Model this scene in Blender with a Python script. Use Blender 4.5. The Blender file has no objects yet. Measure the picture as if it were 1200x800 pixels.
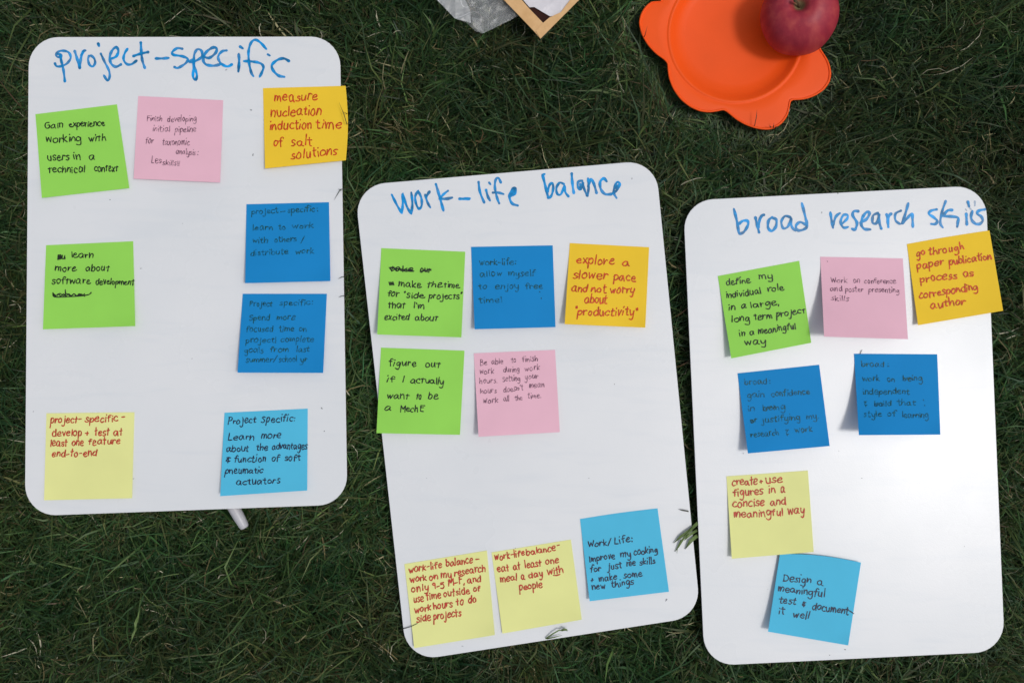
import bpy, bmesh, math, random
import numpy as np
from mathutils import Vector, Matrix
S = bpy.context.scene
COL = S.collection
random.seed(4)

# ------------------------------------------------------------------ camera, world, sun, exposure
BOARD_TOP = 0.035                  # height of the whiteboards' faces above the soil
CAM_Z = BOARD_TOP + 0.85
K = 0.00076 / 0.85                 # metres per photo pixel per metre of distance
cam = bpy.data.cameras.new('camera')
cam.sensor_width = 36.0
cam.angle = 2 * math.atan(600 * K)
cam.clip_start = 0.01
cam.clip_end = 500
camo = bpy.data.objects.new('camera', cam)
COL.objects.link(camo)
camo.location = (0, 0, CAM_Z)
S.camera = camo
S.render.resolution_x, S.render.resolution_y = 1024, 682
SUNV = Vector((0.44, -0.09, 1.0)).normalized()
elev = math.asin(SUNV.z)
azim = math.atan2(SUNV.x, SUNV.y)
w = bpy.data.worlds.new('World')
S.world = w
w.use_nodes = True
nt = w.node_tree
bg = nt.nodes['Background']
sky = nt.nodes.new('ShaderNodeTexSky')
sky.sky_type = 'NISHITA'
sky.sun_disc = False
sky.sun_elevation = elev
sky.sun_rotation = azim
sky.air_density = 1.0
sky.dust_density = 3.0
hs = nt.nodes.new('ShaderNodeHueSaturation')
hs.inputs['Saturation'].default_value = 0.35
nt.links.new(sky.outputs[0], hs.inputs['Color'])
nt.links.new(hs.outputs[0], bg.inputs['Color'])
bg.inputs['Strength'].default_value = 0.10
sl = bpy.data.lights.new('sun', 'SUN')
sl.energy = 1.2
sl.angle = math.radians(10)
sl.color = (1.0, 0.965, 0.92)
so = bpy.data.objects.new('sun', sl)
COL.objects.link(so)
so.rotation_euler = SUNV.to_track_quat('Z', 'Y').to_euler()
so.location = SUNV * 4
vs = S.view_settings
S.display_settings.display_device = 'sRGB'
vs.view_transform = 'Standard'
vs.look = 'None'
vs.exposure = 0.0
vs.gamma = 1.0
S.cycles.max_bounces = 8
S.cycles.transparent_max_bounces = 12

# ------------------------------------------------------------------ helpers
def P(px, py, z=BOARD_TOP):
    """photo position -> world point on the plane at height z"""
    d = (CAM_Z - z) * K
    return Vector(((px - 600) * d, (400 - py) * d, z))
def lin(c):
    r = []
    for v in c:
        v /= 255.0
        r.append(v / 12.92 if v <= 0.04045 else ((v + 0.055) / 1.055) ** 2.4)
    return r
def obj(name, me, mat=None, parent=None):
    o = bpy.data.objects.new(name, me)
    COL.objects.link(o)
    if mat is not None and not me.materials:
        me.materials.append(mat)
    if parent is not None:
        o.parent = parent
        o.matrix_parent_inverse = Matrix.Translation(-parent.location)
    return o
def mesh(name, vs_, fs, smooth=False):
    me = bpy.data.meshes.new(name)
    me.from_pydata([tuple(v) for v in vs_], [], fs)
    if smooth:
        me.polygons.foreach_set('use_smooth', [True] * len(me.polygons))
    me.update()
    return me
def thing(name, loc, label, cat, group=None):
    o = bpy.data.objects.new(name, None)
    COL.objects.link(o)
    o.location = loc
    o.empty_display_size = 0.02
    tag(o, label, cat, group)
    return o
def tag(o, label, cat, group=None):
    o['label'] = label
    o['category'] = cat
    if group:
        o['group'] = group
def inside(x, y, poly):
    r = np.zeros(x.shape, bool)
    n = len(poly)
    for i in range(n):
        x1, y1 = poly[i]
        x2, y2 = poly[(i + 1) % n]
        if y1 == y2:
            continue
        c = ((y1 > y) != (y2 > y)) & (x < (x2 - x1) * (y - y1) / (y2 - y1) + x1)
        r ^= c
    return r

# ------------------------------------------------------------------ materials
def new_mat(name):
    m = bpy.data.materials.new(name)
    m.use_nodes = True
    n = m.node_tree
    return m, n, n.nodes['Principled BSDF']
def noise(n, scale, detail=3, rough=0.5, coord='Object'):
    tc = n.nodes.new('ShaderNodeTexCoord')
    t = n.nodes.new('ShaderNodeTexNoise')
    t.inputs['Scale'].default_value = scale
    t.inputs['Detail'].default_value = detail
    t.inputs['Roughness'].default_value = rough
    n.links.new(tc.outputs[coord], t.inputs['Vector'])
    return t
def ramp(n, fac, stops):
    r = n.nodes.new('ShaderNodeValToRGB')
    e = r.color_ramp.elements
    while len(e) < len(stops):
        e.new(0.5)
    for el, (p, c) in zip(e, stops):
        el.position = p
        el.color = (*c, 1) if len(c) == 3 else c
    n.links.new(fac, r.inputs[0])
    return r
def bump(n, b, height, strength, dist):
    bp = n.nodes.new('ShaderNodeBump')
    bp.inputs['Strength'].default_value = strength
    bp.inputs['Distance'].default_value = dist
    n.links.new(height, bp.inputs['Height'])
    n.links.new(bp.outputs[0], b.inputs['Normal'])
def shade(c, f):
    return [v * f for v in c]
def m_plain(name, c, rough=0.6, var=0.06, vscale=60, bscale=0, bstr=0.2, bdist=0.0003, spec=0.5, transl=0):
    m, n, b = new_mat(name)
    t = noise(n, vscale, 4)
    r = ramp(n, t.outputs[0], [(0.3, shade(c, 1 - var)), (0.7, [min(v, 1) for v in shade(c, 1 + var)])])
    n.links.new(r.outputs[0], b.inputs['Base Color'])
    b.inputs['Roughness'].default_value = rough
    b.inputs['Specular IOR Level'].default_value = spec
    if bscale:
        t2 = noise(n, bscale, 3)
        bump(n, b, t2.outputs[0], bstr, bdist)
    if transl:
        tr = n.nodes.new('ShaderNodeBsdfTranslucent')
        n.links.new(r.outputs[0], tr.inputs[0])
        mx = n.nodes.new('ShaderNodeMixShader')
        mx.inputs[0].default_value = transl
        out = n.nodes['Material Output']
        n.links.new(b.outputs[0], mx.inputs[1])
        n.links.new(tr.outputs[0], mx.inputs[2])
        n.links.new(mx.outputs[0], out.inputs[0])
    return m
ALB = 1.0 / 0.80                   # photo colour -> base colour under this light
def alb(c, f=1.0):
    return [min(v * ALB * f, 0.95) for v in lin(c)]

def m_board():
    m, n, b = new_mat('whiteboard_face')
    t = noise(n, 9, 4, 0.6)
    r = ramp(n, t.outputs[0], [(0.3, (0.735, 0.762, 0.79)), (0.7, (0.785, 0.803, 0.825))])
    n.links.new(r.outputs[0], b.inputs['Base Color'])
    tc = n.nodes.new('ShaderNodeTexCoord')
    mp = n.nodes.new('ShaderNodeMapping')
    mp.inputs['Rotation'].default_value = (0, 0, 0.5)
    mp.inputs['Scale'].default_value = (1.0, 7.0, 1.0)
    n.links.new(tc.outputs['Object'], mp.inputs['Vector'])
    ts = n.nodes.new('ShaderNodeTexNoise')
    ts.inputs['Scale'].default_value = 14
    ts.inputs['Detail'].default_value = 6
    ts.inputs['Distortion'].default_value = 0.6
    n.links.new(mp.outputs[0], ts.inputs['Vector'])
    rs = ramp(n, ts.outputs[0], [(0.52, (0, 0, 0)), (0.75, (0.16, 0.16, 0.16))])
    mxs = n.nodes.new('ShaderNodeMix')
    mxs.data_type = 'RGBA'
    n.links.new(rs.outputs[0], mxs.inputs[0])
    n.links.new(r.outputs[0], mxs.inputs[6])
    mxs.inputs[7].default_value = (0.55, 0.62, 0.70, 1)
    n.links.new(mxs.outputs[2], b.inputs['Base Color'])
    t3 = noise(n, 5, 5, 0.65)
    r3 = ramp(n, t3.outputs[0], [(0.3, (0.245,) * 3), (0.75, (0.315,) * 3)])
    n.links.new(r3.outputs[0], b.inputs['Roughness'])
    b.inputs['Specular IOR Level'].default_value = 0.36
    t2 = noise(n, 900, 2, 0.6)
    bump(n, b, t2.outputs[0], 0.2, 0.0003)
    return m
M_FACE = m_board()
M_BACK = m_plain('brown_hardboard', (0.10, 0.055, 0.03), 0.8, 0.3, 200, 900, 0.4)
PAPER = {
    'green': alb((141, 204, 84)), 'pink': alb((219, 174, 190)), 'orange': alb((233, 189, 48)),
    'blue': alb((16, 126, 190)), 'yellow': alb((217, 219, 146)), 'cyan': alb((78, 178, 212))}
M_PAPER = {k: m_plain('paper_' + k, v, 0.75, 0.03, 25, 1400, 0.25, 0.0002, 0.25, 0.08) for k, v in PAPER.items()}
def m_ink(name, c, var=0.25, sc=400, rough=0.5, alpha=(1, 1)):
    m, n, b = new_mat(name)
    t = noise(n, sc, 3, 0.6)
    r = ramp(n, t.outputs[0], [(0.35, shade(c, 1 - var)), (0.65, [min(1, v) for v in shade(c, 1 + var)])])
    n.links.new(r.outputs[0], b.inputs['Base Color'])
    b.inputs['Roughness'].default_value = rough
    b.inputs['Specular IOR Level'].default_value = 0.3
    if alpha != (1, 1):
        t2 = noise(n, sc * 0.8, 2)
        r2 = ramp(n, t2.outputs[0], [(0.35, (alpha[0],) * 3), (0.65, (alpha[1],) * 3)])
        n.links.new(r2.outputs[0], b.inputs['Alpha'])
    return m
INK = {
    'title': m_ink('blue_marker_ink', [v * 1.15 for v in lin((4, 134, 200))], 0.45, 85, 0.35, (0.72, 1.0)),
    'title_pale': m_ink('faded_marker_ink', lin((120, 160, 200)), 0.2, 90, 0.45, (0.3, 0.6)),
    'black': m_ink('black_marker_ink', (0.014, 0.024, 0.014), 0.5, 300, 0.45, (0.8, 1)),
    'red': m_ink('red_marker_ink', (0.60, 0.055, 0.012), 0.25, 350, 0.5, (0.72, 1)),
    'redy': m_ink('red_pen_ink', (0.52, 0.05, 0.03), 0.2, 400, 0.5, (0.75, 1)),
    'onblue': m_ink('dark_pen_ink', (0.006, 0.085, 0.085), 0.4, 400, 0.5, (0.3, 0.85)),
    'onpink': m_ink('grey_pencil_ink', (0.16, 0.07, 0.12), 0.3, 400, 0.5, (0.35, 0.85)),
    'oncyan': m_ink('navy_pen_ink', (0.012, 0.022, 0.06), 0.3),
}

# ------------------------------------------------------------------ single-stroke handwriting
G = {
 'a': (.80, ".6,.82 .34,1 .08,.7 .05,.3 .24,0 .48,.2 .62,.85 .62,.85 .64,.2 .78,0"),
 'b': (.64, ".05,1.8 .05,0 .05,0 .06,.6 .3,.95 .58,.7 .56,.2 .3,-.02 .05,.15"),
 'c': (.60, ".58,.8 .35,1 .08,.7 .05,.3 .28,0 .58,.14"),
 'd': (.68, ".6,.8 .32,.98 .06,.6 .1,.15 .32,0 .56,.3 .62,1.8 .62,1.8 .62,0"),
 'e': (.64, ".08,.5 .56,.6 .5,.95 .26,.98 .05,.6 .1,.15 .35,0 .62,.15"),
 'f': (.50, ".58,1.6 .42,1.8 .22,1.5 .2,0|.0,.95 .48,1"),
 'g': (.68, ".6,.85 .32,1 .05,.6 .2,.15 .46,.25 .62,.9 .62,.9 .62,-.45 .36,-.8 .05,-.6"),
 'h': (.62, ".05,1.8 .05,0 .05,0 .1,.5 .34,.95 .54,.7 .57,0"),
 'i': (.16, ".08,.85 .08,0|.08,1.5 .1,1.62"),
 'j': (.38, ".28,.95 .28,-.5 .08,-.8 -.12,-.6|.28,1.32 .3,1.42"),
 'k': (.58, ".05,1.8 .05,0|.5,1 .07,.45 .07,.45 .55,0"),
 'l': (.16, ".07,1.8 .08,0"),
 'm': (.92, ".05,1 .05,0 .05,0 .12,.7 .28,.97 .42,.7 .43,0 .43,0 .5,.7 .68,.97 .84,.7 .86,0"),
 'n': (.60, ".05,1 .05,0 .05,0 .12,.65 .34,.97 .52,.7 .54,0"),
 'o': (.64, ".32,1 .08,.75 .06,.25 .3,0 .56,.3 .55,.8 .32,1 .24,.96"),
 'p': (.62, ".06,.95 .05,-.8|.05,.62 .3,1 .58,.75 .5,.2 .25,.02 .05,.25"),
 'q': (.66, ".6,.85 .32,1 .05,.6 .2,.1 .48,.2 .62,.9 .62,.9 .62,-.8"),
 'r': (.48, ".06,1 .06,0 .06,0 .12,.6 .3,.95 .5,.85"),
 's': (.50, ".47,.85 .3,1 .08,.8 .2,.55 .44,.38 .42,.1 .2,-.02 0,.12"),
 't': (.48, ".22,1.55 .22,.12 .34,0 .46,.05|0,1.02 .46,1.05"),
 'u': (.64, ".06,1 .08,.25 .26,0 .48,.2 .56,1 .56,1 .58,0"),
 'v': (.56, ".04,1 .27,0 .27,0 .53,1"),
 'w': (.84, ".03,1 .2,0 .2,0 .42,.85 .42,.85 .6,0 .6,0 .8,1"),
 'x': (.56, ".04,1 .54,0|.52,1 .04,0"),
 'y': (.62, ".06,1 .1,.35 .28,.1 .5,.35 .57,1 .57,1 .5,-.5 .28,-.8 .04,-.6"),
 'z': (.56, ".04,1 .52,1 .52,1 .04,0 .04,0 .54,0"),
 'B': (.70, ".06,1.7 .06,0|.06,1.7 .5,1.6 .5,1.05 .06,.9 .06,.9 .6,.75 .6,.1 .06,0"),
 'C': (.72, ".68,1.45 .4,1.7 .08,1.2 .08,.45 .35,0 .7,.2"),
 'D': (.82, ".06,1.7 .06,0|.0,1.7 .5,1.6 .76,1 .6,.2 .02,0"),
 'E': (.64, ".6,1.6 .06,1.6 .06,1.6 .06,0 .06,0 .6,0|.06,.85 .5,.85"),
 'F': (.60, ".6,1.6 .06,1.6 .06,1.6 .06,0|.06,.85 .48,.85"),
 'G': (.78, ".66,1.45 .38,1.65 .08,1.2 .08,.4 .35,0 .7,.2 .7,.75 .7,.75 .4,.75"),
 'I': (.14, ".07,1.6 .07,0"),
 'L': (.62, ".06,1.7 .06,0 .06,0 .58,0"),
 'M': (.92, ".05,0 .08,1.6 .08,1.6 .44,.5 .44,.5 .8,1.6 .8,1.6 .86,0"),
 'P': (.66, ".06,1.7 .06,0|.0,1.6 .45,1.7 .62,1.3 .5,.9 .06,.75"),
 'S': (.60, ".56,1.5 .34,1.7 .08,1.4 .2,1 .5,.75 .55,.25 .3,0 .03,.15"),
 'W': (1.0, ".03,1.6 .22,0 .22,0 .48,1.2 .48,1.2 .72,0 .72,0 .97,1.6"),
 '9': (.58, ".52,1.2 .3,1.45 .06,1.15 .2,.8 .48,.9 .52,1.3 .52,1.3 .5,0"),
 '5': (.56, ".52,1.45 .1,1.45 .1,1.45 .08,.85 .4,.9 .52,.45 .3,0 .03,.1"),
 '-': (.50, ".03,.55 .45,.58"),
 '.': (.14, ".05,.04 .09,.0"),
 ',': (.16, ".1,.1 .02,-.3"),
 ':': (.16, ".07,.85 .09,.77|.07,.12 .09,.04"),
 '!': (.16, ".08,1.7 .07,.45|.07,.08 .08,0"),
 "'": (.14, ".08,1.7 .06,1.3"),
 '"': (.30, ".08,1.7 .06,1.25|.24,1.7 .22,1.25"),
 '/': (.60, ".55,1.8 .03,-.2"),
 '+': (.60, ".3,1.05 .3,.15|.04,.6 .56,.6"),
 '&': (.62, ".55,1.15 .1,1.25 .3,.85 .1,.65 .1,.65 .05,.3 .35,.15 .55,.4|.3,1.5 .32,-.15"),
 '{': (.50, ".45,1.4 .1,1.3 .3,.85 .1,.6 .2,.1 .48,.15|.3,.1 .3,-.35"),
}
def parse(s):
    return [[tuple(map(float, q.split(','))) for q in st.split()] for st in s.split('|')]
GP = {k: (a, parse(b)) for k, (a, b) in G.items()}
def smooth(pts, step):
    """Catmull-Rom through the points; a doubled point is a corner"""
    out, run, runs = [], [pts[0]], []
    for p in pts[1:]:
        if abs(p[0] - run[-1][0]) + abs(p[1] - run[-1][1]) < 1e-6:
            runs.append(run)
            run = [p]
        else:
            run.append(p)
    runs.append(run)
    for run in runs:
        if len(run) == 1:
            out.append(run[0])
            continue
        for i in range(len(run) - 1):
            p1, p2 = run[i], run[i + 1]
            p0 = run[i - 1] if i else p1
            p3 = run[i + 2] if i + 2 < len(run) else p2
            d = math.hypot(p2[0] - p1[0], p2[1] - p1[1])
            n = max(1, min(8, int(d / step + 0.5)))
            for k in range(n):
                t = k / n
                out.append(tuple(0.5 * (2 * b + (c - a) * t + (2 * a - 5 * b + 4 * c - d_) * t * t
                                        + (3 * b - a - 3 * c + d_) * t ** 3) for a, b, c, d_ in zip(p0, p1, p2, p3)))
        out.append(run[-1])
    res = [out[0]]
    for p in out[1:]:
        if math.hypot(p[0] - res[-1][0], p[1] - res[-1][1]) > 0.08:
            res.append(p)
    return res
class Pen:
    """collects pen strokes as thin ribbons of ink lying on a surface"""
    def __init__(self, zfun, width):
        self.v, self.f, self.z, self.w, self.k = [], [], zfun, width, 0
    def stroke(self, pts, width=None, step=0.9, taper=True):
        width = width or self.w
        pts = smooth(pts, step)
        if len(pts) == 1:
            pts = [(pts[0][0] - width * .2, pts[0][1]), (pts[0][0] + width * .2, pts[0][1])]
        d0 = (pts[1][0] - pts[0][0], pts[1][1] - pts[0][1])
        l0 = math.hypot(*d0) or 1
        d1 = (pts[-1][0] - pts[-2][0], pts[-1][1] - pts[-2][1])
        l1 = math.hypot(*d1) or 1
        h = width / 2
        pts = [(pts[0][0] - d0[0] / l0 * h * .8, pts[0][1] - d0[1] / l0 * h * .8)] + pts + \
              [(pts[-1][0] + d1[0] / l1 * h * .8, pts[-1][1] + d1[1] / l1 * h * .8)]
        n = len(pts)
        base = len(self.v)
        ph = random.random() * 9
        for i, p in enumerate(pts):
            a, b = pts[max(0, i - 1)], pts[min(n - 1, i + 1)]
            tx, ty = b[0] - a[0], b[1] - a[1]
            l = math.hypot(tx, ty) or 1
            ww = h * (0.92 + 0.16 * math.sin(ph + i * 0.8)) * (0.45 if i in (0, n - 1) else 1)
            nx, ny = -ty / l * ww, tx / l * ww
            lift = 0.00012 + self.k * 0.000004
            self.k += 1
            if self.k > 60:
                self.k = 0
            for sx in (1, -1):
                q = (p[0] + nx * sx, p[1] + ny * sx)
                z = self.z(*q) + lift
                self.v.append(P(q[0], q[1], z))
        for i in range(n - 1):
            j = base + 2 * i
            self.f.append((j, j + 1, j + 3, j + 2))
    def word(self, text, x0, y0, x1, y1, xh, up, slant=0.0, jit=0.07, asc=1.0, alt={}):
        adv = 0
        pos = []
        for ch in text:
            a = 0.55 if ch == ' ' else GP[ch][0]
            pos.append(adv)
            adv += a + 0.17
        adv = max(adv - 0.17, 0.1)
        L = math.hypot(x1 - x0, y1 - y0)
        sx = L / adv
        bx, by = (x1 - x0) / L, (y1 - y0) / L
        for ch, o in zip(text, pos):
            if ch == ' ':
                continue
            jy = random.uniform(-.12, .12) * xh
            js = 1 + random.uniform(-.13, .13)
            jr = random.uniform(-.1, .1)
            for st in alt.get(ch, GP[ch][1]):
                pts = []
                seen = None
                for (gx, gy) in st:
                    if seen and seen[0] == (gx, gy):
                        pts.append(seen[1])
                        continue
                    hx = gx + random.uniform(-jit, jit)
                    hy = (1 + (gy - 1) * asc if gy > 1 else gy) * js + random.uniform(-jit, jit)
                    cx = (o + hx) * sx
                    cy = hy * xh + jy + jr * gx * xh
                    cx += (slant + jr * .5) * cy
                    q = (x0 + bx * cx + up[0] * cy, y0 + by * cx + up[1] * cy)
                    pts.append(q)
                    seen = ((gx, gy), q)
                self.stroke(pts)
    def build(self, name, mat, parent):
        return obj(name, mesh(name, self.v, self.f), mat, parent)

# ------------------------------------------------------------------ the ground
def m_soil():
    m, n, b = new_mat('soil_and_thatch')
    t = noise(n, 45, 6, 0.7)
    r = ramp(n, t.outputs[0], [(0.3, (0.006, 0.008, 0.004)), (0.55, (0.018, 0.02, 0.009)), (0.8, (0.045, 0.035, 0.018))])
    n.links.new(r.outputs[0], b.inputs['Base Color'])
    b.inputs['Roughness'].default_value = 0.95
    t2 = noise(n, 160, 4, 0.7)
    bump(n, b, t2.outputs[0], 0.8, 0.004)
    return m
gv, gf = [], []
xs = [-150, -40, -10, -4] + list(np.linspace(-1.8, 1.8, 37)) + [4, 10, 40, 150]
for j, y in enumerate(xs):
    for i, x in enumerate(xs):
        z = 0.0035 * math.sin(x * 9 + 2 * math.sin(y * 7)) * math.cos(y * 11) if max(abs(x), abs(y)) < 3 else 0
        gv.append((x, y, z))
nx = len(xs)
for j in range(nx - 1):
    for i in range(nx - 1):
        a = j * nx + i
        gf.append((a, a + 1, a + nx + 1, a + nx))
go = obj('ground', mesh('ground', gv, gf, True), m_soil())
go['kind'] = 'structure'

# ------------------------------------------------------------------ whiteboards
def rounded(corners, r, n=9):
    """corner points (photo px) clockwise from top left -> rounded outline"""
    out = []
    N = len(corners)
    for i in range(N):
        c = Vector(corners[i])
        a = (Vector(corners[i - 1]) - c).normalized()
        b = (Vector(corners[(i + 1) % N]) - c).normalized()
        half = math.acos(max(-1, min(1, a.dot(b)))) / 2
        d = r / math.tan(half)
        ctr = c + (a + b).normalized() * (r / math.sin(half))
        p, q = c + a * d - ctr, c + b * d - ctr
        a0 = math.atan2(p.y, p.x)
        a1 = math.atan2(q.y, q.x)
        while a1 < a0:
            a1 += 2 * math.pi
        if a1 - a0 > math.pi:
            a1 -= 2 * math.pi
        for k in range(n + 1):
            t = a0 + (a1 - a0) * k / n
            out.append((ctr.x + r * math.cos(t), ctr.y + r * math.sin(t)))
    return out
def slab(name, outline, z0, z1, mat, parent, bev=0.0):
    """outline: world xy list"""
    n = len(outline)
    cx = sum(p[0] for p in outline) / n
    cy = sum(p[1] for p in outline) / n
    rings = [(z0, 0), (z1 - bev, 0)] + ([(z1 - bev * .3, bev * .35), (z1, bev)] if bev else [])
    v, f = [], []
    for z, ins in rings:
        for (x, y) in outline:
            d = math.hypot(x - cx, y - cy)
            v.append((x - (x - cx) / d * ins, y - (y - cy) / d * ins, z))
    for k in range(len(rings) - 1):
        for i in range(n):
            a, b = k * n + i, k * n + (i + 1) % n
            f.append((a, a + n, b + n, b))
    f.append(tuple(range(n)))
    f.append(tuple(range((len(rings) - 1) * n, len(rings) * n))[::-1])
    return obj(name, mesh(name, v, f), mat, parent)
BOARDS = [
 ([(33.8, 44), (398, 43.3), (406.8, 590.5), (29.2, 604.3)],
  'white dry erase board headed project-specific, left of the other two boards'),
 ([(415.4, 217.8), (768, 187.8), (821, 721.7), (477, 774.4)],
  'white dry erase board headed work-life balance, tilted between the other two'),
 ([(800.7, 235.5), (1155, 217.3), (1177.5, 762.6), (826, 779.6)],
  'white dry erase board headed broad research skills, with shiny glare at its lower right')]
TITLES = [
 [((50, 45), 8, "115,235 130,262 175,262 230,235 262,185 245,135 195,118 150,125 125,155 140,175 172,178|160,150 175,215 195,300 208,405|140,150 172,155 172,190 182,235"
   "|300,120 325,200 348,280|348,270 358,190 380,125 400,115|360,160 380,122|435,165 425,200 440,250 470,265 492,230 480,185 450,162|"
   "545,145 580,220 620,300 628,360 608,398 575,350|520,50 528,72|650,190 690,170 710,120 690,85 655,110 630,170 640,235 685,268 735,245|"
   "795,100 770,140 758,195 785,240 830,245 880,210|920,40 925,130 935,210 958,280|850,168 920,145 990,130|1060,190 1120,190 1180,185"),
  ((195, 40), 8, "150,140 100,135 55,170 65,195 150,210 200,235 180,275 110,318 75,310|215,262 250,240 255,300 250,400 275,430 285,380 262,300 260,200 290,145 330,160 330,215 270,255 225,265|"
   "345,210 400,225 460,180 470,135 430,130 370,175 345,240 370,285 440,298 505,285|565,155 520,165 485,215 510,275 570,305 615,285|678,190 682,260 675,350|"
   "690,118 715,135|935,140 880,80 830,55 790,90 770,170 775,270 795,360 815,395|728,255 800,258 880,275 910,310 895,360 875,400|950,192 968,202|1150,255 1100,230 1040,245 990,290 1000,340 1050,390 1105,402")],
 [((410, 180), 6, "295,290 330,360 366,420 366,420 372,350 370,278 370,278 400,370 432,425 432,425 440,350 432,275|480,262 460,300 465,350 485,388 505,365 502,310 480,265|"
   "530,290 545,340 565,378|535,310 545,290 560,268|605,215 630,300 658,400|690,262 655,290 632,320|632,318 680,318 718,310|770,320 805,318 843,315|770,318 840,319|"
   "905,200 915,270 945,345|958,255 970,300 985,330|980,205 988,215|1062,205 1045,172 1025,185 1020,240 1035,310 1050,350|1005,275 1045,275 1080,285|"
   "1130,300 1160,280 1165,245 1145,250 1122,300 1140,350 1180,365|1135,285 1155,255"),
  ((600, 180), 6, "228,145 215,150 215,150 235,230 255,312|250,270 265,220 285,210 290,250 275,300 255,312|365,215 335,205 312,245 320,285 345,285 370,222 370,222 375,270 398,302|"
   "420,140 425,210 435,278|495,190 465,200 465,240 485,250 500,200 500,200 505,240 528,297|480,215 480,235|535,175 540,230 532,298|535,230 555,180 575,210 595,278|665,195 645,175 620,200 625,250 655,285 700,285|"
   "700,285 740,255 758,215 740,200 722,235 715,275 735,312|730,245 745,225")],
 [((840, 220), 7.06, "142,178 165,270 183,375|183,300 215,275 255,275 258,310 225,365 190,382|320,245 335,310 350,370|345,330 355,265 370,230 392,225|350,280 375,232|460,245 430,270 425,330 455,358 490,320 492,265 460,250|"
   "610,245 565,235 535,280 550,335 590,320 615,250 615,250 620,320 650,355|745,310 690,285 655,315 670,352 720,345 748,315 735,250 705,130|940,205 950,270 962,330|962,310 985,240 1018,212|"
   "1035,300 1080,255 1080,225 1045,230 1025,290 1050,330 1085,325|1172,195 1135,195 1125,230 1160,290 1145,345 1120,340"),
  ((1000, 220), 7.06, "60,290 110,260 135,215 115,200 80,240 65,300 90,340 140,345|205,210 165,230 160,290 195,290 215,215 215,215 215,280 232,340|275,220 285,270 290,325|285,290 295,235 315,215|"
   "395,190 350,215 350,270 385,300|455,130 430,220 400,300 400,300 440,260 485,215 490,260 493,325|690,180 645,190 625,215 665,245 695,275 680,300 645,300|"
   "765,110 735,200 720,290 740,328|820,185 780,190 740,235 740,235 860,245 865,285 860,322|935,215 940,305|948,115 958,155|985,195 975,240 985,275 1010,297|1088,180 1040,190 1025,215 1060,240 1070,275 1045,300 1010,300"),
 ]]
SMUDGES = [[(294, 129, 1.2), (296.5, 181.5, 1.6), (165, 314.5, 1.0), (129, 234, .8), (156.5, 560.5, 1.0), (377, 478, 1.3), (380, 505, .9), (39, 482, .8), (265, 82, 1.3), (214, 262, .6), (225, 420, .7)],
           [(740.5, 209.5, 1.2), (780.6, 702.5, 1.8), (542, 756.5, 1.1), (720, 450, .7), (604, 642, .9), (500, 560, .6), (690, 560, .7)],
           [(963, 249, 1.3), (990.3, 760.5, 1.1), (972, 767, .8), (871, 531, .8), (983, 528, .7), (1130, 640, .6), (1010, 560, .6), (900, 690, .6)]]
M_SMUDGE = m_ink('dried_marker_smudge', (0.14, 0.15, 0.17), 0.3, 500, 0.6, (0.3, 0.8))
board_objs, board_world = [], []
for bi, (cn, label) in enumerate(BOARDS):
    ol = rounded(cn, 35)
    wl = [tuple(P(x, y)[:2]) for x, y in ol]
    board_world.append(wl)
    c = P(sum(p[0] for p in cn) / 4, sum(p[1] for p in cn) / 4, BOARD_TOP - 0.0032)
    t = thing('whiteboard', c, label, 'whiteboard', 'whiteboards lying on the grass')
    slab('backing', wl, BOARD_TOP - 0.0032, BOARD_TOP - 0.0006, M_BACK, t)
    slab('white_face', [(c.x + (x - c.x) * 1.0015, c.y + (y - c.y) * 1.0015) for x, y in wl], BOARD_TOP - 0.0006, BOARD_TOP, M_FACE, t, 0.0005)
    words = [[('project', 202), ('specific', 999)], [('work-life', 620), ('balance', 999)], [('broad', 960), ('research', 1080), ('skills', 2000)]][bi]
    pens = [Pen(lambda x, y: BOARD_TOP, 3.0) for _ in words]
    for (ox, oy), s, data in TITLES[bi]:
        for st in parse(data):
            q = [(ox + x / s, oy + y / s) for x, y in st]
            mx_ = sum(p[0] for p in q) / len(q)
            k = next(i for i, wd_ in enumerate(words) if mx_ < wd_[1])
            pens[k].stroke(q, step=1.2, width=random.uniform(3.0, 3.6))
    for pen, wd_ in zip(pens, words):
        ink = pen.build('title_word', INK['title'], t)
        ink['label'] = 'blue marker word ' + wd_[0]
    if bi == 2:
        p2 = Pen(lambda x, y: BOARD_TOP, 3.0)
        for st in parse("1005,112 1006,150|930,178 938,190|965,170 975,180"):
            p2.stroke([(1000 + x / 7.06, 220 + y / 7.06) for x, y in st], width=2.2)
        q = p2.build('smeared_writing', INK['title_pale'], t)
    for (x, y, r) in SMUDGES[bi]:
        sp = Pen(lambda x_, y_: BOARD_TOP, r)
        a = random.random() * 6.3
        sp.stroke([(x - math.cos(a) * r * .6, y - math.sin(a) * r * .6), (x, y + r * .1), (x + math.cos(a) * r * .7, y + math.sin(a) * r * .5)])
        sp.build('smudge', M_SMUDGE, t)
    board_objs.append(t)

# ------------------------------------------------------------------ sticky notes
T_FLAT = {'t': parse(".0,.92 .5,1.0|.26,1.3 .23,.0"), 'e': parse(".08,.5 .5,.62 .46,.95 .22,.95 .05,.55 .14,.08 .4,0 .72,.22")}
BUBBLE = {'f': parse(".5,1.35 .3,1.4 .2,1.1 .18,0|.0,.8 .45,.85"), 't': parse(".22,1.75 .22,0|0,.9 .46,.95"), 'k': parse(".05,1.5 .05,0|.5,1 .07,.45 .07,.45 .5,0")}
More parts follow.
